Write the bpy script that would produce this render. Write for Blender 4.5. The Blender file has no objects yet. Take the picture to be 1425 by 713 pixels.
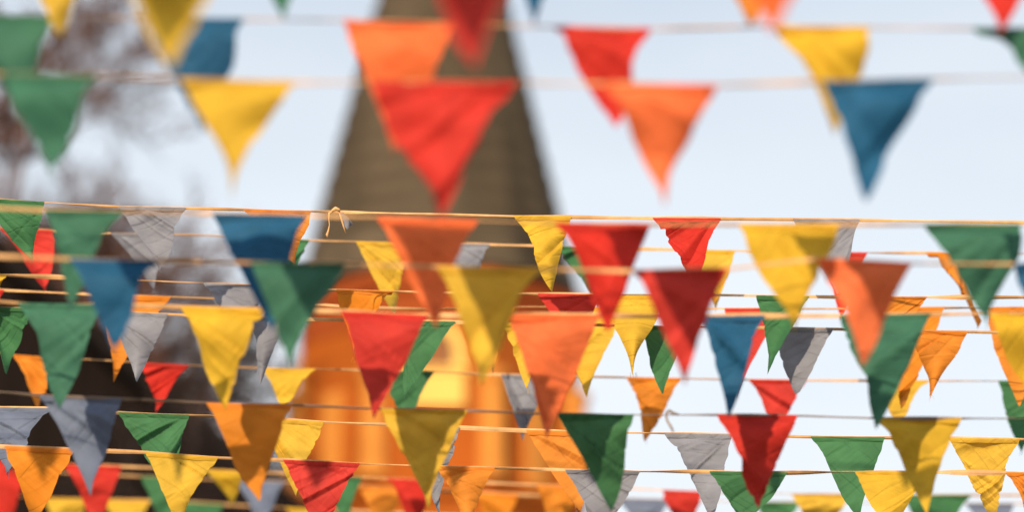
import bpy, math, random
import numpy as np
from mathutils import Vector

# ------------------------------------------------------------------ camera
SC = bpy.context.scene
COL = SC.collection
F_PX = 3365.0                       # focal length in pixels of a 1425 px wide frame (85 mm on 36 mm)
PITCH = math.radians(20.0)
CAM = Vector((0.0, 0.0, 1.6))
cd = bpy.data.cameras.new('camera')
cd.sensor_width = 36.0
cd.lens = F_PX / 1425.0 * 36.0
cd.clip_start = 0.1
cd.clip_end = 3000.0
cd.dof.use_dof = True
cd.dof.focus_distance = 6.95
cd.dof.aperture_fstop = 1.15
cam = bpy.data.objects.new('camera', cd)
cam.location = CAM
cam.rotation_euler = (math.pi / 2 + PITCH, 0, 0)
COL.objects.link(cam)
SC.camera = cam
FWD = Vector((0, math.cos(PITCH), math.sin(PITCH)))
UP = Vector((0, -math.sin(PITCH), math.cos(PITCH)))
RIGHT = Vector((1, 0, 0))

# ------------------------------------------------------------------ light
SUN_EL = math.radians(17.8)
SUN_AZ = math.radians(16.2)         # behind the camera, this far to its left
to_sun = Vector((-math.sin(SUN_AZ) * math.cos(SUN_EL), -math.cos(SUN_AZ) * math.cos(SUN_EL), math.sin(SUN_EL)))
world = bpy.data.worlds.new('World')
SC.world = world
world.use_nodes = True
wn, wl = world.node_tree.nodes, world.node_tree.links
wn.clear()
sky = wn.new('ShaderNodeTexSky')
sky.sky_type = 'NISHITA'
sky.sun_disc = False
sky.sun_elevation = SUN_EL
sky.sun_rotation = math.atan2(to_sun.x, to_sun.y)
sky.air_density = 1.0
sky.dust_density = 3.0
sky.ozone_density = 1.5
bg = wn.new('ShaderNodeBackground')
bg.inputs['Strength'].default_value = 0.15
wo = wn.new('ShaderNodeOutputWorld')
# thin high veil and haze: thick towards the horizon, thinning overhead, faintly streaked
tcw = wn.new('ShaderNodeTexCoord')
sep = wn.new('ShaderNodeSeparateXYZ')
wl.new(tcw.outputs['Generated'], sep.inputs[0])
mrw = wn.new('ShaderNodeMapRange')
mrw.interpolation_type = 'SMOOTHSTEP'
mrw.inputs['From Min'].default_value = 0.25; mrw.inputs['From Max'].default_value = 0.78
mrw.inputs['To Min'].default_value = 0.97; mrw.inputs['To Max'].default_value = 0.0
wl.new(sep.outputs['Z'], mrw.inputs['Value'])
mpw = wn.new('ShaderNodeMapping'); mpw.inputs['Scale'].default_value = (3.0, 3.0, 9.0)
wl.new(tcw.outputs['Generated'], mpw.inputs['Vector'])
nw = wn.new('ShaderNodeTexNoise'); nw.inputs['Scale'].default_value = 1.6; nw.inputs['Detail'].default_value = 4
wl.new(mpw.outputs[0], nw.inputs['Vector'])
nm = wn.new('ShaderNodeMath'); nm.operation = 'MULTIPLY_ADD'; nm.inputs[1].default_value = 0.4; nm.inputs[2].default_value = -0.2
wl.new(nw.outputs['Fac'], nm.inputs[0])
ad = wn.new('ShaderNodeMath'); ad.operation = 'ADD'; ad.use_clamp = True
wl.new(mrw.outputs[0], ad.inputs[0]); wl.new(nm.outputs[0], ad.inputs[1])
mixw = wn.new('ShaderNodeMix'); mixw.data_type = 'RGBA'
wl.new(ad.outputs[0], mixw.inputs['Factor'])
wl.new(sky.outputs[0], mixw.inputs[6])
mixw.inputs[7].default_value = (5.75, 6.2, 6.65, 1)
wl.new(mixw.outputs[2], bg.inputs['Color'])
wl.new(bg.outputs[0], wo.inputs['Surface'])

sd = bpy.data.lights.new('sun', 'SUN')
sd.energy = 4.8
sd.angle = math.radians(0.53)
sd.color = (1.0, 0.81, 0.58)
sun = bpy.data.objects.new('sun', sd)
sun.rotation_euler = to_sun.to_track_quat('Z', 'Y').to_euler()
sun.location = (-20, -30, 30)
COL.objects.link(sun)

SC.view_settings.view_transform = 'Standard'
SC.view_settings.look = 'None'
SC.view_settings.gamma = 1.0
SC.view_settings.use_curve_mapping = False
SC.view_settings.exposure = 0.04


# ------------------------------------------------------------------ helpers
def P(px, py, d):
    """point at optical depth d seen at photo pixel (px, py)"""
    d, px, py = float(d), float(px), float(py)
    return CAM + (FWD + RIGHT * ((px - 712.5) / F_PX) + UP * ((356.5 - py) / F_PX)) * d


def wloc(o):
    p = Vector((0, 0, 0))
    while o is not None:
        p = p + o.location
        o = o.parent
    return p


def obj(name, verts, faces, mat, parent=None, origin=None, smooth=False):
    me = bpy.data.meshes.new(name)
    o0 = Vector(origin) if origin is not None else Vector((0, 0, 0))
    v = np.asarray(verts, dtype=float) - np.array(o0)
    me.from_pydata(v.tolist(), [], faces)
    me.materials.append(mat)
    if smooth:
        me.polygons.foreach_set('use_smooth', [True] * len(me.polygons))
    me.update()
    o = bpy.data.objects.new(name, me)
    COL.objects.link(o)
    if parent is not None:
        o.parent = parent
        o.location = o0 - wloc(parent)
    else:
        o.location = o0
    return o


def thing(name, loc, label, cat, group=None):
    e = bpy.data.objects.new(name, None)
    e.empty_display_size = 0.2
    e.location = loc
    COL.objects.link(e)
    e['label'] = label
    e['category'] = cat
    if group:
        e['group'] = group
    return e


def nodes_of(name):
    m = bpy.data.materials.new(name)
    m.use_nodes = True
    return m, m.node_tree.nodes, m.node_tree.links


def surf_mat(name, col, rough=0.8, var=0.25, scale=3.0, bump=0.3, bdist=0.02, stretch=(1, 1, 1)):
    """procedural material: base colour broken up by noise, noise relief"""
    m, n, l = nodes_of(name)
    b = n['Principled BSDF']
    b.inputs['Roughness'].default_value = rough
    b.inputs['Specular IOR Level'].default_value = 0.12
    tc = n.new('ShaderNodeTexCoord')
    mp = n.new('ShaderNodeMapping')
    mp.inputs['Scale'].default_value = stretch
    l.new(tc.outputs['Object'], mp.inputs['Vector'])
    nz = n.new('ShaderNodeTexNoise')
    nz.inputs['Scale'].default_value = scale
    nz.inputs['Detail'].default_value = 6
    l.new(mp.outputs[0], nz.inputs['Vector'])
    cr = n.new('ShaderNodeValToRGB')
    cr.color_ramp.elements[0].position = 0.3
    cr.color_ramp.elements[1].position = 0.7
    cr.color_ramp.elements[0].color = (*[c * (1 - var) for c in col], 1)
    cr.color_ramp.elements[1].color = (*[min(1, c * (1 + var)) for c in col], 1)
    l.new(nz.outputs['Fac'], cr.inputs['Fac'])
    l.new(cr.outputs[0], b.inputs['Base Color'])
    bp = n.new('ShaderNodeBump')
    bp.inputs['Strength'].default_value = bump
    bp.inputs['Distance'].default_value = bdist
    l.new(nz.outputs['Fac'], bp.inputs['Height'])
    l.new(bp.outputs[0], b.inputs['Normal'])
    return m


def cloth_mat(name, col, transl=0.32):
    """thin dyed cotton: crumple relief, weave, some light coming through"""
    m, n, l = nodes_of(name)
    b = n['Principled BSDF']
    out = n['Material Output']
    b.inputs['Roughness'].default_value = 0.62
    b.inputs['Specular IOR Level'].default_value = 0.12
    tc = n.new('ShaderNodeTexCoord')
    oi = n.new('ShaderNodeObjectInfo')
    # every flag a little faded or a little deeper than the next
    nz = n.new('ShaderNodeTexNoise')
    nz.noise_dimensions = '4D'
    nz.inputs['Scale'].default_value = 13
    nz.inputs['Detail'].default_value = 5
    mul = n.new('ShaderNodeMath'); mul.operation = 'MULTIPLY'; mul.inputs[1].default_value = 40
    l.new(oi.outputs['Random'], mul.inputs[0])
    l.new(mul.outputs[0], nz.inputs['W'])
    l.new(tc.outputs['Object'], nz.inputs['Vector'])
    hs = n.new('ShaderNodeHueSaturation')
    hs.inputs['Color'].default_value = (*col, 1)
    mr = n.new('ShaderNodeMapRange')
    mr.inputs['From Min'].default_value = 0.3; mr.inputs['From Max'].default_value = 0.7
    mr.inputs['To Min'].default_value = 0.80
    mr.inputs['To Max'].default_value = 1.16
    l.new(nz.outputs['Fac'], mr.inputs['Value'])
    mr2 = n.new('ShaderNodeMapRange')
    mr2.inputs['To Min'].default_value = 0.975
    mr2.inputs['To Max'].default_value = 1.01
    l.new(oi.outputs['Random'], mr2.inputs['Value'])
    l.new(mr2.outputs[0], hs.inputs['Saturation'])
    l.new(mr.outputs[0], hs.inputs['Value'])
    l.new(hs.outputs[0], b.inputs['Base Color'])
    # crumple: long fine creases
    mp = n.new('ShaderNodeMapping')
    mp.inputs['Scale'].default_value = (3.5, 3.5, 34)
    vr0 = n.new('ShaderNodeVectorRotate'); vr0.rotation_type = 'Y_AXIS'
    ra0 = n.new('ShaderNodeMath'); ra0.operation = 'MULTIPLY_ADD'; ra0.inputs[1].default_value = -1.7; ra0.inputs[2].default_value = 0.85
    l.new(oi.outputs['Random'], ra0.inputs[0]); l.new(ra0.outputs[0], vr0.inputs['Angle'])
    l.new(tc.outputs['Object'], vr0.inputs['Vector']); l.new(vr0.outputs[0], mp.inputs['Vector'])
    n2 = n.new('ShaderNodeTexNoise')
    n2.noise_dimensions = '4D'
    n2.inputs['Scale'].default_value = 1.0
    n2.inputs['Detail'].default_value = 3
    n2.inputs['Distortion'].default_value = 0.15
    l.new(mp.outputs[0], n2.inputs['Vector'])
    l.new(mul.outputs[0], n2.inputs['W'])
    mp4 = n.new('ShaderNodeMapping')
    mp4.inputs['Scale'].default_value = (2.4, 2.4, 19)
    vr = n.new('ShaderNodeVectorRotate'); vr.rotation_type = 'Y_AXIS'     # each flag creased along a line of its own
    ra = n.new('ShaderNodeMath'); ra.operation = 'MULTIPLY_ADD'; ra.inputs[1].default_value = 2.3; ra.inputs[2].default_value = -1.15
    l.new(oi.outputs['Random'], ra.inputs[0]); l.new(ra.outputs[0], vr.inputs['Angle'])
    l.new(tc.outputs['Object'], vr.inputs['Vector'])
    l.new(vr.outputs[0], mp4.inputs['Vector'])
    n4 = n.new('ShaderNodeTexNoise'); n4.noise_dimensions = '4D'
    n4.inputs['Scale'].default_value = 1.0; n4.inputs['Detail'].default_value = 1; n4.inputs['Distortion'].default_value = 0.1
    l.new(mp4.outputs[0], n4.inputs['Vector']); l.new(mul.outputs[0], n4.inputs['W'])
    sb = n.new('ShaderNodeMath'); sb.operation = 'SUBTRACT'; sb.inputs[1].default_value = 0.5
    l.new(n4.outputs['Fac'], sb.inputs[0])
    ab = n.new('ShaderNodeMath'); ab.operation = 'ABSOLUTE'
    l.new(sb.outputs[0], ab.inputs[0])
    cr4 = n.new('ShaderNodeMapRange'); cr4.inputs['From Max'].default_value = 0.025; cr4.inputs['To Max'].default_value = 0.17
    l.new(ab.outputs[0], cr4.inputs['Value'])
    sm = n.new('ShaderNodeMath'); sm.operation = 'ADD'
    l.new(n2.outputs['Fac'], sm.inputs[0]); l.new(cr4.outputs[0], sm.inputs[1])
    bp = n.new('ShaderNodeBump')
    bp.inputs['Strength'].default_value = 1.0
    bp.inputs['Distance'].default_value = 0.0085
    l.new(sm.outputs[0], bp.inputs['Height'])
    n3 = n.new('ShaderNodeTexNoise')
    n3.inputs['Scale'].default_value = 260
    n3.inputs['Detail'].default_value = 3
    l.new(tc.outputs['Object'], n3.inputs['Vector'])
    bp2 = n.new('ShaderNodeBump')
    bp2.inputs['Strength'].default_value = 0.25
    bp2.inputs['Distance'].default_value = 0.001
    l.new(n3.outputs['Fac'], bp2.inputs['Height'])
    l.new(bp.outputs[0], bp2.inputs['Normal'])
    l.new(bp2.outputs[0], b.inputs['Normal'])
    tr = n.new('ShaderNodeBsdfTranslucent')
    l.new(hs.outputs[0], tr.inputs['Color'])
    mx = n.new('ShaderNodeMixShader')
    mx.inputs[0].default_value = transl
    l.new(b.outputs[0], mx.inputs[1])
    l.new(tr.outputs[0], mx.inputs[2])
    l.new(mx.outputs[0], out.inputs['Surface'])
    return m


CLOTH = {
    'y': ('yellow', cloth_mat('yellow_cotton', (0.75, 0.470, 0.045))),
    'o': ('orange', cloth_mat('orange_cotton', (0.78, 0.270, 0.030))),
    'c': ('coral orange', cloth_mat('coral_cotton', (0.88, 0.185, 0.055))),
    'r': ('red', cloth_mat('red_cotton', (0.64, 0.042, 0.030))),
    'g': ('green', cloth_mat('green_cotton', (0.066, 0.210, 0.088))),
    'b': ('blue', cloth_mat('blue_cotton', (0.024, 0.125, 0.255))),
    't': ('teal green', cloth_mat('teal_green_cotton', (0.058, 0.19, 0.122))),
    'v': ('slate blue', cloth_mat('slate_cotton', (0.185, 0.225, 0.325))),
    's': ('grey', cloth_mat('grey_cotton', (0.29, 0.30, 0.35))),
}
TAPE = surf_mat('cotton_tape', (0.70, 0.405, 0.185), rough=0.7, var=0.18, scale=30, bump=0.25, bdist=0.002)

# ------------------------------------------------------------------ the setting
# ground: one sheet that reaches the horizon
GROUND = surf_mat('dry_grass_ground', (0.17, 0.145, 0.10), rough=0.95, var=0.35, scale=0.6, bump=0.5, bdist=0.05)
g = obj('ground', [(-1500, -1500, 0), (1500, -1500, 0), (1500, 1500, 0), (-1500, 1500, 0)], [(0, 1, 2, 3)], GROUND)
g['kind'] = 'structure'


def box_v(x0, x1, y0, y1, z0, z1):
    v = [(x0, y0, z0), (x1, y0, z0), (x1, y1, z0), (x0, y1, z0), (x0, y0, z1), (x1, y0, z1), (x1, y1, z1), (x0, y1, z1)]
    f = [(0, 3, 2, 1), (4, 5, 6, 7), (0, 1, 5, 4), (1, 2, 6, 5), (2, 3, 7, 6), (3, 0, 4, 7)]
    return v, f


class MB:
    def __init__(self):
        self.v, self.f = [], []

    def add(self, v, f):
        n = len(self.v)
        self.v += [tuple(p) for p in v]
        self.f += [tuple(i + n for i in q) for q in f]
        return self

    def box(self, *a):
        return self.add(*box_v(*a))

    def ring_stack(self, rings, cap0=True, cap1=True):
        k = len(rings[0])
        v = [p for r in rings for p in r]
        f = []
        for a in range(len(rings) - 1):
            for i in range(k):
                j = (i + 1) % k
                f.append((a * k + i, a * k + j, (a + 1) * k + j, (a + 1) * k + i))
        if cap0:
            f.append(tuple(range(k - 1, -1, -1)))
        if cap1:
            f.append(tuple(range((len(rings) - 1) * k, len(rings) * k)))
        return self.add(v, f)

    def build(self, name, mat, parent=None, origin=None, smooth=False):
        return obj(name, self.v, self.f, mat, parent, origin, smooth)


# ---- church tower with an eight-sided tent roof
OCHRE = surf_mat('orange_plaster', (0.38, 0.090, 0.011), rough=0.85, var=0.12, scale=1.2, bump=0.15)
PALE = surf_mat('pale_yellow_plaster', (0.86, 0.52, 0.13), rough=0.8, var=0.08, scale=2.0, bump=0.1)
ROOF = surf_mat('weathered_brown_shingle', (0.084, 0.063, 0.041), rough=0.9, var=0.45, scale=0.7, bump=0.6, bdist=0.06, stretch=(1, 1, 0.35))
DARK = surf_mat('brown_shutter', (0.22, 0.115, 0.055), rough=0.6, var=0.1)
METAL = surf_mat('dull_gilt', (0.45, 0.27, 0.06), rough=0.4, var=0.1)
TX, TY = -1.40, 44.0
AP = 2.53                                    # apothem of the shaft


def cone(ap, z, n=16):
    r = ap / math.cos(math.pi / n)
    return [(TX + r * math.cos(2 * math.pi * (i + .5) / n), TY + r * math.sin(2 * math.pi * (i + .5) / n), z) for i in range(n)]


def octa(ap, z, k=0):
    r = ap / math.cos(math.pi / 8)
    return [(TX + r * math.cos(math.radians(22.5 + 45 * i)), TY + r * math.sin(math.radians(22.5 + 45 * i)), z) for i in range(8)]


tower = thing('church_tower', (TX, TY, 0), 'orange eight-sided church tower with a tall brown shingled spire behind the bunting', 'tower')
m = MB(); m.ring_stack([octa(AP, 0), octa(AP, 16.45)]); m.build('wall', OCHRE, tower)
TRIM = surf_mat('amber_plaster', (0.62, 0.24, 0.045), rough=0.8, var=0.08, scale=2.0, bump=0.1)
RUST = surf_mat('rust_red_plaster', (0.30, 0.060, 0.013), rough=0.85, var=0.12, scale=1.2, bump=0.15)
m = MB(); m.ring_stack([octa(AP + .03, 15.45), octa(AP + .03, 16.1)], True, False); m.build('wall_top_band', RUST, tower)  # darker, redder band around the top of the wall
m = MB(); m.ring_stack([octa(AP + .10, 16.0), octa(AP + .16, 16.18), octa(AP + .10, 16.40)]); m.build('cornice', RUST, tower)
roof_rings = [cone(2.62, 16.40), cone(2.80, 16.50), cone(2.70, 16.62), cone(2.52, 17.3)]
m = MB(); m.ring_stack(roof_rings + [cone(2.27, 18.55), cone(0.12, 28.2)])
spire = m.build('spire', ROOF, tower)
# courses of shingles stepping out a little, and a hip roll on every arris
m = MB()
for i in range(22):
    z = 17.4 + i * 0.47
    ap = 2.27 + (18.55 - z) * 0.2228 if z > 18.55 else 2.52 + (17.3 - z) * 0.2
    m.ring_stack([cone(ap + .006, z), cone(ap - .006, z + .2)], False, False)
c = m.build('shingle_course', ROOF, spire, origin=(TX, TY, 0)); c['kind'] = 'stuff'
m = MB()
m.ring_stack([[(TX + r * math.cos(q * math.pi / 6), TY + r * math.sin(q * math.pi / 6), z) for q in range(12)]
              for r, z in ((.10, 28.1), (.32, 28.35), (.40, 28.7), (.28, 29.1), (.08, 29.5), (.03, 30.0), (.03, 31.2))])
m.box(TX - .35, TX + .35, TY - .03, TY + .03, 30.6, 30.67)
m.build('finial', METAL, tower)


def face_frame(i):
    ang = math.radians(-90 + 45 * i)
    nrm = Vector((math.cos(ang), math.sin(ang), 0))
    tan = Vector((-math.sin(ang), math.cos(ang), 0))
    return nrm, tan


for i in (-2, -1, 0, 1, 2):
    nrm, tan = face_frame(i)
    base = Vector((TX, TY, 0)) + nrm * AP

    def W(s, out, z):
        return base + tan * s + nrm * out + Vector((0, 0, z))

    def slab(mb, s0, s1, z0, z1, o0, o1):
        v = [W(s0, o0, z0), W(s1, o0, z0), W(s1, o0, z1), W(s0, o0, z1), W(s0, o1, z0), W(s1, o1, z0), W(s1, o1, z1), W(s0, o1, z1)]
        f = [(0, 3, 2, 1), (4, 5, 6, 7), (0, 1, 5, 4), (1, 2, 6, 5), (2, 3, 7, 6), (3, 0, 4, 7)]
        mb.add(v, f)
    if i % 2:                                   # plain faces: one pale lesene
        mb = MB(); slab(mb, -.26, .26, 12.5, 14.3, -.02, .12); mb.build('lesene', TRIM, tower)
        mb = MB(); slab(mb, -1.02, 1.02, 12.2, 12.5, -.02, .16); mb.build('string_course', OCHRE, tower)
        continue
    # arched belfry light: pane set in, pale archivolt and a pale apron below
    arc = [(0.36 * math.cos(t), 14.86 + 0.36 * math.sin(t)) for t in np.linspace(0, math.pi, 13)]
    inner = [(0.36, 14.55)] + arc + [(-0.36, 14.55)]
    outer = [(0.58, 14.50)] + [(0.58 * math.cos(t), 14.86 + 0.58 * math.sin(t)) for t in np.linspace(0, math.pi, 13)] + [(-0.58, 14.50)]
    k = len(inner)
    v = [W(s, .12, z) for s, z in inner] + [W(s, .12, z) for s, z in outer] + [W(s, -.02, z) for s, z in inner] + [W(s, -.02, z) for s, z in outer]
    f = []
    for j in range(k - 1):
        f += [(j, j + 1, k + j + 1, k + j), (k + j, k + j + 1, 3 * k + j + 1, 3 * k + j), (j + 1, j, 2 * k + j, 2 * k + j + 1)]
    f += [(0, k, 3 * k, 2 * k), (k - 1, 3 * k - 1, 4 * k - 1, 2 * k - 1)]
    win = MB().add([W(s, .02, z) for s, z in inner], [tuple(range(k))]).build('window', DARK, tower)
    MB().add(v, f).build('arch_surround', PALE, win)
    mb = MB(); slab(mb, -.56, .56, 13.80, 14.46, -.02, .14); slab(mb, -.64, .64, 14.46, 14.52, -.02, .20)
    mb.build('apron', PALE, win)
    mb = MB(); slab(mb, -.03, .03, 14.55, 15.2, .021, .05); slab(mb, -.35, .35, 14.82, 14.87, .021, .045)
    mb.build('glazing_bar', OCHRE, win)
    mb = MB(); slab(mb, -1.02, 1.02, 12.2, 12.5, -.02, .16)
    mb.build('string_course', OCHRE, tower)
for i in range(-3, 3):
    ang = math.radians(-90 + 45 * i + 22.5)
    r = AP / math.cos(math.pi / 8)
    c = Vector((TX + r * math.cos(ang), TY + r * math.sin(ang), 0))
    rings = []
    for z, rad in ((12.5, .34), (12.66, .27), (14.25, .24), (14.36, .31), (14.5, .31), (14.52, .2)):
        rings.append([(c.x + rad * math.cos(q * math.pi / 5), c.y + rad * math.sin(q * math.pi / 5), z) for q in range(10)])
    m = MB(); m.ring_stack(rings); m.build('corner_column', TRIM, tower, smooth=False)

# ---- dark timber house, gable end towards us
STAIN = surf_mat('black_stained_timber', (0.011, 0.0070, 0.0060), rough=0.95, var=0.3, scale=4, bump=0.4, stretch=(6, 1, 0.4))
STAIN2 = surf_mat('dark_board_roof', (0.011, 0.0080, 0.0072), rough=0.95, var=0.3, scale=3, bump=0.4)
hx, hy = -8.6, 26.0
house = thing('timber_house', (hx, hy, 0), 'tall black timber house with a steep gable at the left edge', 'house')
ev, rz, hw = 8.0, 13.3, 6.0
MB().add([(hx - hw, hy, 0), (hx + hw, hy, 0), (hx + hw, hy, ev), (hx, hy, rz), (hx - hw, hy, ev),
          (hx - hw, hy + 9, 0), (hx + hw, hy + 9, 0), (hx + hw, hy + 9, ev), (hx, hy + 9, rz), (hx - hw, hy + 9, ev)],
         [(0, 1, 2, 3, 4), (9, 8, 7, 6, 5), (1, 6, 7, 2), (0, 4, 9, 5)]).build('wall', STAIN, house)
for s in (-1, 1):
    n_ = Vector((s * (rz - ev), 0, hw)).normalized()
    a = Vector((hx, hy - .6, rz)) + n_ * .02; b = Vector((hx + s * (hw + .7), hy - .6, ev - .7 * (rz - ev) / hw)) + n_ * .02
    v = [a, b, b + Vector((0, 10.2, 0)), a + Vector((0, 10.2, 0))]
    v += [p + n_ * .22 for p in v]
    MB().add(v, [(0, 1, 2, 3), (7, 6, 5, 4), (0, 4, 5, 1), (1, 5, 6, 2), (2, 6, 7, 3), (3, 7, 4, 0)]).build('roof', STAIN2, house)
for k in range(32):
    x0 = hx - hw + k * hw * 2 / 32
    zt = min(ev + (rz - ev) * (1 - abs(x0 - hx) / hw), ev + (rz - ev) * (1 - abs(x0 + .36 - hx) / hw)) - .05
    m = MB(); m.box(x0, x0 + .36, hy - .03, hy - .003, 0.3, max(zt, 1)); m.build('plank', STAIN, house)

# ---- bare trees
BARK_DARK = surf_mat('dark_wet_bark', (0.045, 0.031, 0.028), rough=0.9, var=0.3, scale=5, bump=0.4)
BARK = surf_mat('grey_brown_bark', (0.145, 0.078, 0.060), rough=0.9, var=0.3, scale=5, bump=0.4)


def tube(vs, fs, pts, rads, k):
    base = len(vs)
    for i, (p, r) in enumerate(zip(pts, rads)):
        t = (pts[min(i + 1, len(pts) - 1)] - pts[max(i - 1, 0)])
        t = t / (np.linalg.norm(t) + 1e-9)
        a = np.cross(t, (0.31, 0.87, 0.39)); a /= np.linalg.norm(a) + 1e-9
        b = np.cross(t, a)
        for q in range(k):
            an = 2 * math.pi * q / k
            vs.append(p + r * (math.cos(an) * a + math.sin(an) * b))
    for i in range(len(pts) - 1):
        for q in range(k):
            q2 = (q + 1) % k
            fs.append((base + i * k + q, base + i * k + q2, base + (i + 1) * k + q2, base + (i + 1) * k + q))


TW = .016


def bare_tree(px, Y, height, seed, spread, twigs, label, bark=BARK):
    rng = np.random.default_rng(seed)
    X = (px - 712.5) / F_PX * Y * 1.08
    t = thing('bare_tree', (X, Y, 0), label, 'tree', 'leafless trees behind the bunting')
    tv, tf, segs, srad = [], [], [], []
    top = height * 0.9
    tp = [np.array((0, 0, z)) + np.array((rng.normal(0, .12), rng.normal(0, .12), 0)) * (i > 0) for i, z in enumerate(np.linspace(0, top, 9))]
    tr = np.linspace(height * .012, height * .003, 9)
    tube(tv, tf, tp, tr, 8)

    def grow(p, d, ln, r, lev):
        n = 4
        st = d + np.cumsum(rng.normal(0, .14, (n, 3)) + (0, 0, .06), 0)
        st /= np.sqrt((st * st).sum(1))[:, None]
        dd = st[-1]
        pts = np.vstack((p[None], p + np.cumsum(st * (ln / n), 0)))
        segs.append(pts); srad.append(r)
        if lev >= 4:
            return
        nb = (0, 8, 7, twigs)[lev]
        for i in range(nb):
            s = rng.uniform(.25, 1)
            q = min(int(s * n), n - 1)
            pp = pts[q] + (pts[q + 1] - pts[q]) * (s * n - q)
            nd = dd + rng.normal(0, .65, 3)
            nd /= np.linalg.norm(nd)
            grow(pp, nd, ln * rng.uniform(.38, .62), max(r * .45, TW), lev + 1)

    for i in range(20):
        z = rng.uniform(.28, .95) * top
        an = rng.uniform(0, 2 * math.pi)
        up = .35 + .6 * z / top
        d = np.array((math.cos(an), math.sin(an), up)); d /= np.linalg.norm(d)
        ln = spread * (1.15 - .7 * z / top) * rng.uniform(.75, 1.15)
        grow(np.array((0, 0, z)), d, ln, height * .006 * (1.25 - z / top), 1)
    o = np.array((X, Y, 0))
    obj('trunk', np.array(tv) + o, tf, bark, t, (X, Y, 0), True)
    A = np.array(segs)                                  # (tubes, 5 points, xyz), all built at once as three-sided tubes
    Rr = np.array(srad)[:, None] * np.linspace(1, .35, 5)[None, :]
    Tn = np.gradient(A, axis=1); Tn /= np.linalg.norm(Tn, axis=2, keepdims=True) + 1e-9
    U1 = np.cross(Tn, np.array((0.31, 0.87, 0.39))); U1 /= np.linalg.norm(U1, axis=2, keepdims=True) + 1e-9
    U2 = np.cross(Tn, U1)
    ring = np.stack([A + Rr[..., None] * (math.cos(q) * U1 + math.sin(q) * U2) for q in (0, 2.0944, 4.18879)], 2)
    idx = np.arange(len(A) * 15).reshape(len(A), 5, 3)
    nx = np.roll(idx, -1, 2)
    quads = np.stack([idx[:, :-1], nx[:, :-1], nx[:, 1:], idx[:, 1:]], -1).reshape(-1, 4)
    obj('crown', ring.reshape(-1, 3) + o, quads.tolist(), bark, t, (X, Y, 0), True)
    return t


bare_tree(35, 38, 21.0, 3, 6.0, 6, 'tallest leafless tree, reaching above the left corner of the photograph')
bare_tree(215, 46, 20.0, 7, 6.0, 6, 'leafless tree between the spire and the tallest tree')
bare_tree(322, 58, 16.0, 11, 6.0, 6, 'smaller leafless tree close to the left side of the church tower')
TW = .010
bare_tree(292, 22, 9.8, 29, 2.0, 6, 'low leafless tree in front of the right slope of the black timber house', BARK_DARK)
TW = .016
bare_tree(110, 62, 25.0, 23, 7.5, 6, 'leafless tree behind the tallest one, its twigs massed low over the black house')
TW = .023
bare_tree(128, 40, 17.6, 31, 4.2, 7, 'bushy leafless tree just left of the yellow flag, lower than its neighbours')
bare_tree(2, 33, 16.6, 37, 4.0, 7, 'dense leafless tree at the left edge behind the first green flags')
bare_tree(-60, 50, 24.0, 19, 6.5, 6, 'leafless tree farthest left, mostly outside the picture behind the black house')


# ------------------------------------------------------------------ bunting
def smooth_noise(rng, n, amp, cells):
    k = rng.normal(0, 1, cells + 3)
    x = np.linspace(0, cells, n)
    i = np.floor(x).astype(int)
    f = x - i
    f = f * f * (3 - 2 * f)
    return amp * (k[i] * (1 - f) + k[i + 1] * f)


GF = {}


def grid_faces(N):
    if N not in GF:
        GF[N] = [(i * (N + 1) + j, (i + 1) * (N + 1) + j, (i + 1) * (N + 1) + j + 1, i * (N + 1) + j + 1) for i in range(N) for j in range(N)]
    return GF[N]


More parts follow.
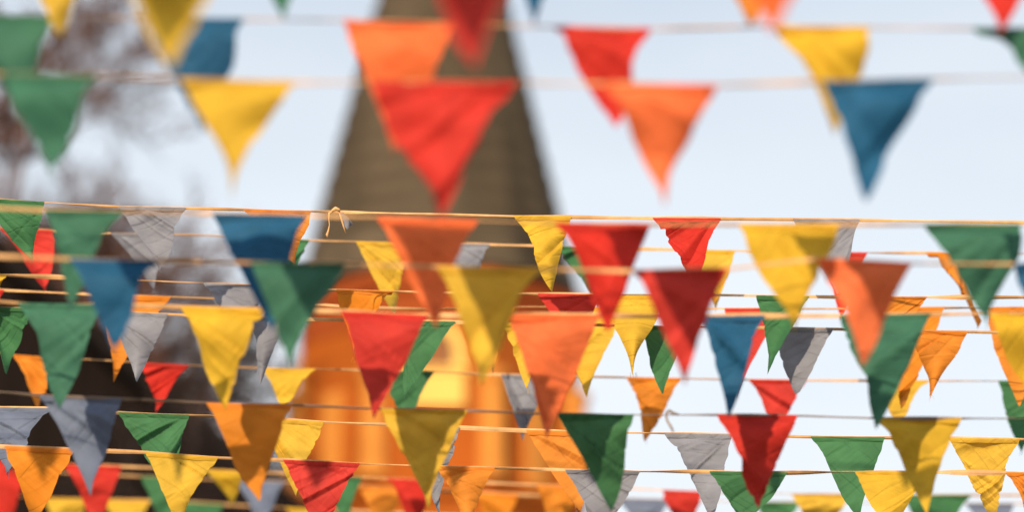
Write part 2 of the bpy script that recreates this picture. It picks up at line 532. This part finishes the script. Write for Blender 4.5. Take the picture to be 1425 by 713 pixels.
def flag_mesh(TL, TR, TIP, N, rng, crisp, curl, sharp_):
    TL, TR, TIP = (np.array(p) for p in (TL, TR, TIP))
    ex = TR - TL; Wd = np.linalg.norm(ex); ex = ex / Wd
    mid = (TL + TR) / 2
    ey = TIP - mid; ey = ey - ex * np.dot(ey, ex); H = np.linalg.norm(ey); ey = ey / H
    nz = np.cross(ex, ey)                       # towards the far side or near side, sign below
    if np.dot(nz, np.array(FWD)) > 0:
        nz = -nz                                # now towards the camera
    u = np.linspace(0, 1, N + 1)[None, :].repeat(N + 1, 0)
    v = (np.linspace(0, 1, N + 1) ** 0.92)[:, None].repeat(N + 1, 1) * .985
    base = (TL + (TR - TL) * u[..., None]) * (1 - v[..., None]) + TIP * v[..., None]
    rel = base - TL
    x = rel @ ex; y = rel @ ey
    # the two sets of folds: a fan from one upper corner, lighter cross folds from the other
    h = np.zeros_like(x); gro = np.zeros_like(x)
    side = rng.random() < .5
    far = rng.choice((0.0, 0.0, .12, .3))         # fold fan close to the corner, or nearly parallel folds
    crisp = crisp * rng.uniform(.6, 1.5)
    for which, (K, am) in enumerate(((rng.integers(5, 13), 1.0), (rng.integers(2, 8), rng.uniform(.2, .8)))):
        left = side ^ (which == 1)
        off = rng.uniform(.005, .05) + far
        cx = -off if left else Wd + off
        cy = -rng.uniform(.0, .05) - far * .6
        dx = (x - cx) if left else (cx - x)
        phi = np.arctan2(y - cy, np.maximum(dx, 1e-4)); r = np.hypot(dx, y - cy)
        ph = np.sort(rng.uniform(max(phi.min(), .05), phi.max(), K))
        hk = rng.normal(0, .0046, K + 2)
        h += am * np.interp(phi, np.concatenate(([-.3], ph, [1.7])), hk) * np.clip((r - far) / .12, .25, 1.3)
        for p_ in ph:
            s = rng.choice((-1, 1)) * rng.uniform(.4, 1.0)
            w = rng.uniform(.0018, .0036)
            gk = np.exp(-np.abs(phi - p_) * r / w) * np.clip((r - far - .02) / .05, 0, 1)
            gro += am * s * gk
    fade = np.clip(v / .14, 0, 1); fade = fade * fade * (3 - 2 * fade)
    bill = (rng.normal(0, .011) * np.sin(np.pi * u) * np.sin(np.pi * np.clip(v, 0, 1)) +
            rng.normal(0, .016) * v ** 1.5 * (u - .5) * 2 + rng.normal(0, .008) * np.sin(2.3 * np.pi * v + rng.uniform(0, 6)) * np.clip(v * 1.6, 0, 1))
    if not sharp_:                              # wind bellies the cloth: top leans out, middle falls back
        sk = rng.uniform(-.5, .5)
        bill = bill + rng.uniform(.013, .028) * np.sin(2 * np.pi * (v * rng.uniform(.85, 1.15) + sk * (u - .5))) * np.clip(1.25 - v, 0, 1)
    disp = fade * (crisp * (h * 1.0 + gro * .0042) + bill)
    # curled edge or tip
    if curl:
        e = np.clip((u if curl > 0 else 1 - u) - .55, 0, 1) / .45
        disp = disp + abs(curl) * .05 * e ** 2 * fade
    # edges pull in where folds reach them
    edge = (np.abs(u - .5) * 2) ** 4
    pull = -np.sign(u - .5) * edge * fade * crisp * (.0035 * np.abs(gro) + .28 * np.abs(h)) * np.clip((1 - v) * 6, 0, 1)
    # every side has a bow and small nicks of its own
    vv = v[:, 0]
    for sgn, col_ in ((-1, np.clip(1 - u * 2, 0, 1)), (1, np.clip(u * 2 - 1, 0, 1))):
        prof = rng.normal(0, .006) * np.sin(np.pi * vv) + rng.normal(0, .004) * np.sin(2 * np.pi * vv)
        prof = prof + np.interp(vv, np.linspace(0, 1, 13), np.concatenate(([0], rng.normal(0, .0022, 11), [0]))) * (1 - vv)
        pull = pull + sgn * prof[:, None] * col_ ** 1.5 * fade
    pos = base + nz * disp[..., None] + ex * pull[..., None]
    verts = pos.reshape(-1, 3)
    faces = grid_faces(N)
    return verts, faces


TAPE_SHADED = surf_mat('shaded_cotton_tape', (0.30, 0.225, 0.185), rough=0.8, var=0.45, scale=9, bump=0.25, bdist=0.002)  # the same tape with shade put into its colour, darker and greyer


def string(label, d, pts, flags, sharp, seed, tape=TAPE, width=.013, tw0=40.0, tw=38.0, x0=-330, x1=1755):
    rng = np.random.default_rng(seed)
    px = np.array([p[0] for p in pts], float); py = np.array([p[1] for p in pts], float)
    n = 320
    xs = np.linspace(x0, x1, n)
    sl0 = (py[1] - py[0]) / (px[1] - px[0]); sl1 = (py[-1] - py[-2]) / (px[-1] - px[-2])
    ys = np.interp(xs, px, py)
    ys = np.where(xs < px[0], py[0] + (xs - px[0]) * np.clip(sl0, -.06, .06), ys)
    ys = np.where(xs > px[-1], py[-1] + (xs - px[-1]) * np.clip(sl1, -.06, .06), ys)
    ker = np.hanning(11); ker /= ker.sum()
    yp = np.pad(ys, 5, mode='edge'); yp[:5] = ys[0] + (np.arange(-5, 0)) * (ys[1] - ys[0]); yp[-5:] = ys[-1] + np.arange(1, 6) * (ys[-1] - ys[-2])
    ys = np.convolve(yp, ker, mode='valid')
    ds = d + smooth_noise(rng, n, .012, 14)
    cen = np.array([P(a, b, c) for a, b, c in zip(xs, ys, ds)])
    mid = Vector(cen[n // 2])
    root = thing('bunting_string', mid, label, 'bunting', 'strings of flags hung overhead')
    # tape: a flat folded ribbon that twists between the flags
    th = np.radians(tw0 + smooth_noise(rng, n, tw, 22))
    T = np.gradient(cen, axis=0); T /= np.linalg.norm(T, axis=1)[:, None]
    U = np.array((0, 0, 1.0))[None] - T * T[:, 2:3]; U /= np.linalg.norm(U, axis=1)[:, None]
    Nn = np.cross(T, U)
    wd = (np.cos(th)[:, None] * U + np.sin(th)[:, None] * Nn)
    nd = (-np.sin(th)[:, None] * U + np.cos(th)[:, None] * Nn)
    hw = (width / 2) * np.clip(.72 + smooth_noise(rng, n, .26, 26), .3, 1.25)[:, None]
    ht = .0016
    tv = np.stack([cen - wd * hw - nd * ht * .3, cen - nd * ht, cen + wd * hw - nd * ht * .3, cen + wd * hw + nd * ht * .3, cen + nd * ht, cen - wd * hw + nd * ht * .3], 1).reshape(-1, 3)
    tf = []
    for i in range(n - 1):
        for q in range(6):
            q2 = (q + 1) % 6
            tf.append((i * 6 + q, i * 6 + q2, (i + 1) * 6 + q2, (i + 1) * 6 + q))
    obj('tape', tv, tf, tape, root, mid, False)
    N = 64 if sharp else 30
    for fl in flags:
        a, b, tx, ty, col = fl[:5]
        curl = fl[5] if len(fl) > 5 else 0
        ya, yb = np.interp((a, b), xs, ys)
        da, db = np.interp((a, b), xs, ds)
        if not sharp:                               # a blurred outline reads smaller than the cloth is
            a, b = a - 2, b + 2
            ty = ty + (ty - (ya + yb) / 2) * .05
        TLp, TRp = P(a, ya, da), P(b, yb, db)
        TP = P(tx, ty, d - (ty - (ya + yb) / 2) * d / F_PX * math.tan(PITCH) * .85 + rng.normal(0, .025))   # hangs nearly plumb
        v, f = flag_mesh(TLp, TRp, TP, N, rng, 1.05 if sharp else 1.2, curl, sharp)
        o = obj('flag', v, f, CLOTH[col][1], root, (TLp + TRp) / 2, True)
        o['label'] = CLOTH[col][0] + ' cloth pennant'
        # folded hem sewn along the tape: stands off at the top, pressed flat at its lower edge
        hh = .055
        hv = []
        for q in range(13):
            uu = q / 12
            t0 = np.array(TLp) + (np.array(TRp) - np.array(TLp)) * uu
            t1 = t0 * (1 - hh) + np.array(TP) * hh
            wob = rng.normal(0, .0006)
            hv += [t0 + np.array((0, -.0055 + wob, 0)), t0 * .5 + t1 * .5 + np.array((0, -.0048 + wob, 0)), t1 + np.array((0, -.0018 + wob, rng.normal(0, .0006)))]
        hf = [(q * 3 + e, q * 3 + e + 1, q * 3 + e + 4, q * 3 + e + 3) for q in range(12) for e in (0, 1)]
        obj('hem', hv, hf, CLOTH[col][1], o, tuple(hv[0]), True)
        if sharp and rng.random() < .45:            # frayed tip: a few loose threads
            tip = np.array(v[-1 - N // 2]) if len(v) else None
            vs, fs = [], []
            for q in range(rng.integers(2, 5)):
                p0 = tip + np.array((rng.normal(0, .002), 0, .006)); ln = rng.uniform(.006, .022)
                p1 = p0 + np.array((rng.normal(0, .004), rng.normal(0, .004), -ln * .6)); p2 = p1 + np.array((rng.normal(0, .006), rng.normal(0, .004), -ln * .6))
                tube(vs, fs, [p0, p1, p2], [.0005, .0005, .0003], 3)
            obj('loose_thread', vs, fs, CLOTH[col][1], o, tuple(tip))
    return root, xs, ys, ds


ROWS = []
# label, depth, tape pixels, flags (x left, x right, tip x, tip y, colour[, curl]), sharp, seed, keyword overrides
ROWS.append(('nearest bunting string, only its huge blurred yellow and red tips showing', 3.6,
    [(0, -112), (700, -115), (1000, -160), (1425, -165)],
    [(140, 340, 240, 88, 'y'), (555, 755, 660, 88, 'r'), (985, 1175, 1080, 32, 'c'), (1400, 1590, 1500, 30, 't')], 0, 1, {'width': .008, 'tw0': 65}))
ROWS.append(('blurred bunting string just above the picture, showing small yellow, green and teal tips', 4.52,
    [(0, -118), (400, -135), (742, -128), (1100, -125), (1425, -112)],
    [(5, 155, 80, 42, 'y'), (322, 470, 396, 18, 't'), (667, 817, 742, 28, 'b'), (970, 1118, 1047, 28, 'o'), (1315, 1465, 1390, 47, 'r')], 0, 2, {'width': .008, 'tw0': 65}))
ROWS.append(('blurred bunting string along the top edge with an orange flag beside the spire tip', 4.56,
    [(0, 22), (200, 25), (480, 28), (700, 35), (900, 40), (1080, 36), (1210, 38), (1425, 40)],
    [(-50, 79, 22, 160, 't'), (205, 337, 284, 176, 'b'), (480, 637, 548, 206, 'c'), (772, 904, 858, 172, 'r'), (1077, 1208, 1163, 180, 'y'), (1354, 1482, 1470, 118, 't', 1)], 0, 3, {'width': .0075, 'tw0': 68, 'tw': 30}))
ROWS.append(('blurred bunting string with the big red flag in front of the brown spire', 4.36,
    [(0, 103), (130, 106), (260, 110), (410, 115), (515, 114), (715, 115), (845, 117), (995, 119), (1148, 113), (1295, 110), (1425, 107)],
    [(7, 134, 70, 250, 't'), (254, 409, 322, 272, 'y'), (518, 718, 612, 292, 'r'), (841, 997, 922, 284, 'c'), (1147, 1297, 1207, 272, 'b')], 0, 4, {'width': .0085, 'tw0': 68, 'tw': 30}))
ROWS.append(('sharp bunting string knotted in front of the spire, highest of the sharp ones', 6.95,
    [(0, 278), (165, 288), (300, 291), (460, 295), (600, 298), (712, 301), (900, 304), (1150, 306), (1425, 310)],
    [(-30, 62, 45, 363, 'g'), (165, 259, 222, 376, 's'), (338, 433, 410, 369, 'o'), (715, 795, 768, 408, 'y'), (908, 1003, 970, 397, 'r'), (1103, 1196, 1165, 412, 's')], 1, 5, {'width': .011}))
ROWS.append(('blurred bunting string right under the knotted sharp one, with blue and coral flags', 5.28,
    [(0, 290), (60, 293), (300, 298), (530, 303), (660, 307), (775, 311), (900, 313), (1030, 313), (1288, 313), (1425, 313)],
    [(64, 170, 97, 432, 't'), (297, 423, 378, 456, 'b'), (526, 663, 607, 449, 'c'), (774, 903, 847, 457, 'r'), (1029, 1167, 1105, 454, 'y'), (1287, 1419, 1376, 452, 't')], 0, 6, {'width': .010}))
ROWS.append(('blurred bunting string with a large yellow flag in the middle between green and red', 5.1,
    [(0, 357), (100, 361), (220, 364), (330, 366), (475, 367), (612, 372), (750, 375), (885, 378), (1010, 375), (1140, 360), (1265, 367), (1425, 368)],
    [(99, 218, 160, 489, 'b'), (351, 479, 405, 507, 't'), (611, 751, 668, 529, 'y'), (884, 1011, 953, 530, 'r'), (1139, 1267, 1200, 507, 'c'), (1412, 1530, 1470, 505, 'b')], 0, 7, {'width': .010}))
ROWS.append(('far thin string just below the knotted one, with yellow flags near the spire foot', 7.9,
    [(0, 318), (155, 325), (300, 328), (430, 335), (560, 338), (740, 342), (900, 347), (1060, 350), (1180, 352), (1425, 353)],
    [(0, 75, 62, 405, 'r'), (154, 236, 215, 408, 's'), (362, 430, 405, 402, 'g'), (495, 578, 548, 440, 'y'), (605, 682, 655, 416, 's'), (772, 850, 833, 428, 'g'), (948, 1023, 995, 435, 'y'), (1140, 1207, 1172, 442, 'r'), (1288, 1340, 1362, 458, 'o', -1)], 1, 8, {'width': .010}))
ROWS.append(('thin sharp bunting string whose yellow pennant right of the tower ends in loose threads', 7.25,
    [(0, 383), (85, 386), (230, 392), (360, 398), (460, 404), (600, 407), (720, 409), (840, 411), (1000, 411), (1170, 414), (1425, 414)],
    [(-75, 10, -25, 455, 'y'), (283, 373, 335, 480, 's'), (468, 548, 492, 502, 'o', 1), (748, 836, 795, 500, 'r'), (843, 926, 880, 524, 'y'), (1052, 1126, 1068, 523, 'g', 1), (1210, 1290, 1256, 470, 'o')], 1, 9, {'tw0': 40}))
ROWS.append(('slightly blurred peach taped string under the crumpled one, with orange and red pennants', 7.7,
    [(0, 404), (85, 408), (205, 413), (370, 418), (480, 427), (600, 431), (720, 427), (850, 428), (1000, 430), (1170, 430), (1425, 428)],
    [(-70, 6, -30, 500, 'r'), (143, 238, 158, 534, 'o'), (636, 716, 685, 518, 'o'), (768, 862, 818, 551, 'y'), (1008, 1088, 1024, 557, 'r'), (1228, 1314, 1257, 568, 'o'), (1372, 1455, 1419, 567, 'o')], 1, 10, {}))
ROWS.append(('sharp bunting string behind the middle, with a creased grey pennant against the open sky', 7.3,
    [(0, 428), (100, 432), (260, 439), (450, 445), (700, 450), (900, 454), (1090, 457), (1425, 464)],
    [(-24, 41, 10, 523, 'g'), (158, 234, 190, 534, 's'), (348, 402, 362, 537, 's'), (548, 634, 562, 556, 'g'), (698, 775, 733, 542, 'y'), (893, 962, 922, 550, 'g'), (1076, 1160, 1110, 549, 's'), (1266, 1347, 1295, 553, 'o')], 1, 11, {'tw0': 50}))
ROWS.append(('slightly blurred middle string, its sunlit red flag between yellow and coral ones', 5.82,
    [(0, 420), (30, 423), (160, 425), (255, 428), (367, 431), (478, 434), (590, 440), (712, 439), (830, 439), (975, 442), (1060, 440), (1170, 440), (1290, 438), (1425, 436)],
    [(27, 140, 85, 565, 't'), (254, 368, 313, 565, 'y'), (477, 593, 520, 580, 'r'), (711, 833, 760, 604, 'c'), (974, 1062, 1014, 574, 'b'), (1170, 1292, 1222, 587, 't'), (1379, 1492, 1437, 562, 'y')], 0, 12, {}))
ROWS.append(('far thin string in the lower half, with small orange and red pennants', 8.2,
    [(0, 490), (20, 496), (150, 502), (240, 508), (365, 513), (440, 514), (600, 518), (690, 522), (880, 526), (1040, 529), (1120, 530), (1425, 531)],
    [(18, 82, 55, 578, 'o'), (196, 263, 216, 577, 'r'), (364, 439, 395, 570, 'y'), (535, 604, 562, 600, 'g'), (697, 765, 728, 614, 's'), (872, 949, 897, 616, 'o'), (1042, 1123, 1075, 606, 'r'), (1212, 1293, 1250, 600, 'y'), (1389, 1472, 1421, 634, 'g')], 1, 13, {'width': .010, 'tw0': 45}))
ROWS.append(('slightly blurred lower string starting with slate blue and brown flags on the left', 6.05,
    [(0, 546), (60, 552), (165, 556), (300, 562), (405, 564), (530, 570), (650, 572), (775, 577), (880, 578), (1000, 578), (1105, 579), (1225, 583), (1425, 583)],
    [(57, 168, 125, 685, 'v'), (289, 406, 362, 694, 'o'), (532, 648, 597, 705, 'y'), (776, 880, 850, 708, 'g'), (1000, 1108, 1055, 705, 'r'), (1221, 1336, 1290, 714, 'y')], 0, 14, {'tw0': 60, 'width': .011, 'tape': TAPE_SHADED}))
ROWS.append(('sharp low string with a creased orange and a grey pennant right of the tower', 7.0,
    [(0, 568), (70, 569), (160, 575), (310, 580), (450, 588), (600, 594), (730, 600), (880, 603), (1000, 605), (1130, 609), (1230, 610), (1320, 611), (1425, 612)],
    [(-32, 72, 12, 668, 'v'), (164, 264, 235, 690, 'g'), (362, 451, 412, 692, 'y'), (548, 640, 612, 718, 's'), (732, 832, 806, 718, 'o'), (924, 1019, 992, 722, 's'), (1128, 1231, 1196, 722, 'g'), (1320, 1419, 1383, 718, 'y')], 1, 15, {}))
ROWS.append(('sharpest and lowest in-focus bunting string, its fanned orange flag in the lower left corner', 6.75,
    [(0, 622), (103, 627), (200, 630), (300, 638), (395, 641), (500, 646), (610, 650), (690, 652), (790, 655), (890, 657), (990, 657), (1093, 659), (1190, 657), (1425, 659)],
    [(7, 104, 48, 735, 'o'), (202, 304, 250, 738, 'y'), (394, 501, 442, 745, 'r'), (606, 689, 650, 740, 'o'), (786, 891, 835, 750, 's'), (987, 1096, 1032, 745, 'g'), (1189, 1292, 1238, 748, 'y'), (1399, 1500, 1450, 752, 'o')], 1, 16, {}))
ROWS.append(('far blurred string near the bottom edge, with pinkish red and crumpled yellow pennants', 9.2,
    [(0, 640), (90, 647), (165, 650), (300, 655), (400, 660), (500, 665), (640, 671), (780, 677), (900, 682), (1000, 686), (1100, 688), (1250, 690), (1425, 690)],
    [(-60, 14, -20, 735, 'r'), (90, 167, 135, 732, 'r'), (282, 340, 322, 702, 'y', -1), (455, 502, 476, 742, 'g'), (540, 605, 580, 740, 'r'), (748, 808, 772, 745, 'o'), (924, 980, 955, 755, 'r'), (1103, 1182, 1140, 760, 'y'), (1255, 1350, 1300, 765, 'g')], 0, 17, {}))
ROWS.append(('far blurred string right behind it at the bottom edge, with green, grey and yellow pennants', 9.8,
    [(0, 655), (160, 662), (240, 666), (400, 672), (560, 680), (690, 688), (780, 692), (900, 696), (1100, 700), (1425, 702)],
    [(-30, 38, 5, 738, 'r'), (198, 262, 228, 745, 'g'), (330, 395, 366, 740, 'v'), (500, 560, 530, 745, 'o'), (660, 720, 688, 760, 'o'), (860, 932, 900, 765, 'v'), (1050, 1110, 1082, 770, 'g'), (1345, 1410, 1380, 770, 'v')], 0, 18, {}))
ROWS.append(('farthest blurred string peeping in at the bottom left corner, with yellow flags', 10.4,
    [(0, 690), (100, 696), (240, 699), (400, 708), (700, 722), (1425, 745)],
    [(62, 122, 95, 765, 'y'), (145, 207, 178, 770, 'y'), (250, 310, 282, 775, 'g'), (400, 460, 430, 785, 'y')], 0, 19, {}))
ROWS.append(('bunting string hung higher than the rest, above the top edge of the picture', 4.93,
    [(-900, -380), (-620, -373), (-350, -351), (160, -352), (430, -348), (720, -340), (1020, -329), (1310, -323)],
    [(-691, -555, -644, -238, 'y'), (-423, -287, -372, -216, 'r'), (-171, -34, -115, -214, 'g'), (93, 229, 152, -218, 'o'), (359, 496, 423, -213, 's'),
     (690, 826, 762, -210, 'y'), (951, 1087, 1024, -193, 'r'), (1241, 1377, 1318, -188, 'b')], 0, 20, {'x0': -1000}))
ROWS.append(('unseen bunting string added almost overhead to shade the nearest flags, far above the top edge of the picture', 3.0,
    [(-600, -790), (-100, -785), (400, -773), (700, -775), (1425, -790)],
    [(-219, 28, -118, -557, 'o'), (282, 529, 397, -545, 'g'), (1180, 1420, 1300, -560, 'y')], 0, 21, {'x0': -700}))  # added out of view so its flags shade the nearest string
BUILT = [string(r[0], r[1], r[2], r[3], r[4], r[5], **r[6]) for r in ROWS]


# ---- knots, loose ends and threads on the strings
def path_tube(name, pts, rads, k, parent, mat=TAPE):
    vs, fs = [], []
    P_ = [np.array(p) for p in pts]
    tube(vs, fs, P_, rads, k)
    fs.append(tuple(range(k - 1, -1, -1))); n = len(vs); fs.append(tuple(range(n - k, n)))
    return obj(name, vs, fs, mat, parent, P_[0], True)


root = BUILT[4][0]
dk = 6.93
path_tube('knot', [P(461, 297, dk), P(463, 293, dk - .006), P(467, 290.5, dk - .009), P(471, 292, dk - .004), P(473, 295, dk)], [.002, .0045, .0062, .0055, .002], 8, root)
path_tube('loose_end', [P(464, 293, dk), P(458, 297, dk - .01), P(457.5, 305, dk - .012), P(458.5, 313, dk - .012), P(457, 321, dk - .012), P(455, 327, dk - .012), P(456, 331, dk - .012)],
          [.003, .0032, .0016, .0014, .0026, .0042, .0015], 6, root)
path_tube('loose_end', [P(472, 296, dk), P(475, 305, dk - .01), P(478, 315, dk - .01), P(481, 325, dk - .01)], [.0015, .0028, .0026, .001], 6, root)
sv = [P(473, 297, dk), P(478, 296, dk - .004), P(486, 305, dk - .012), P(492, 312, dk - .004), P(487, 315, dk + .01), P(483, 320, dk - .014), P(479, 314, dk)]
scrap = obj('torn_scrap', [tuple(p) for p in sv], [(0, 1, 6), (1, 2, 6), (2, 5, 6), (2, 3, 4), (2, 4, 5)], CLOTH['s'][1], root, sv[0], True)
scrap['label'] = 'torn grey scrap of a lost pennant'
root = BUILT[13][0]
dk = 6.03
path_tube('loose_end', [P(945, 578, dk), P(938, 576, dk), P(931, 572, dk - .004), P(928, 574, dk - .008), P(927, 580, dk - .01), P(929, 587, dk - .012), P(934, 595, dk - .012), P(937, 602, dk - .012)],
          [.003, .0035, .004, .0035, .003, .003, .0035, .002], 6, root, TAPE_SHADED)
root = BUILT[8][0]
for k, (x, e) in enumerate(((877, 531), (881, 534), (884, 532), (886, 530))):
    path_tube('loose_thread', [P(x, 519, 7.25), P(x + .5, 525, 7.25), P(x + (k - 1.5) * .8, e, 7.245)], [.0006, .0005, .0003], 4, root, CLOTH['s'][1])
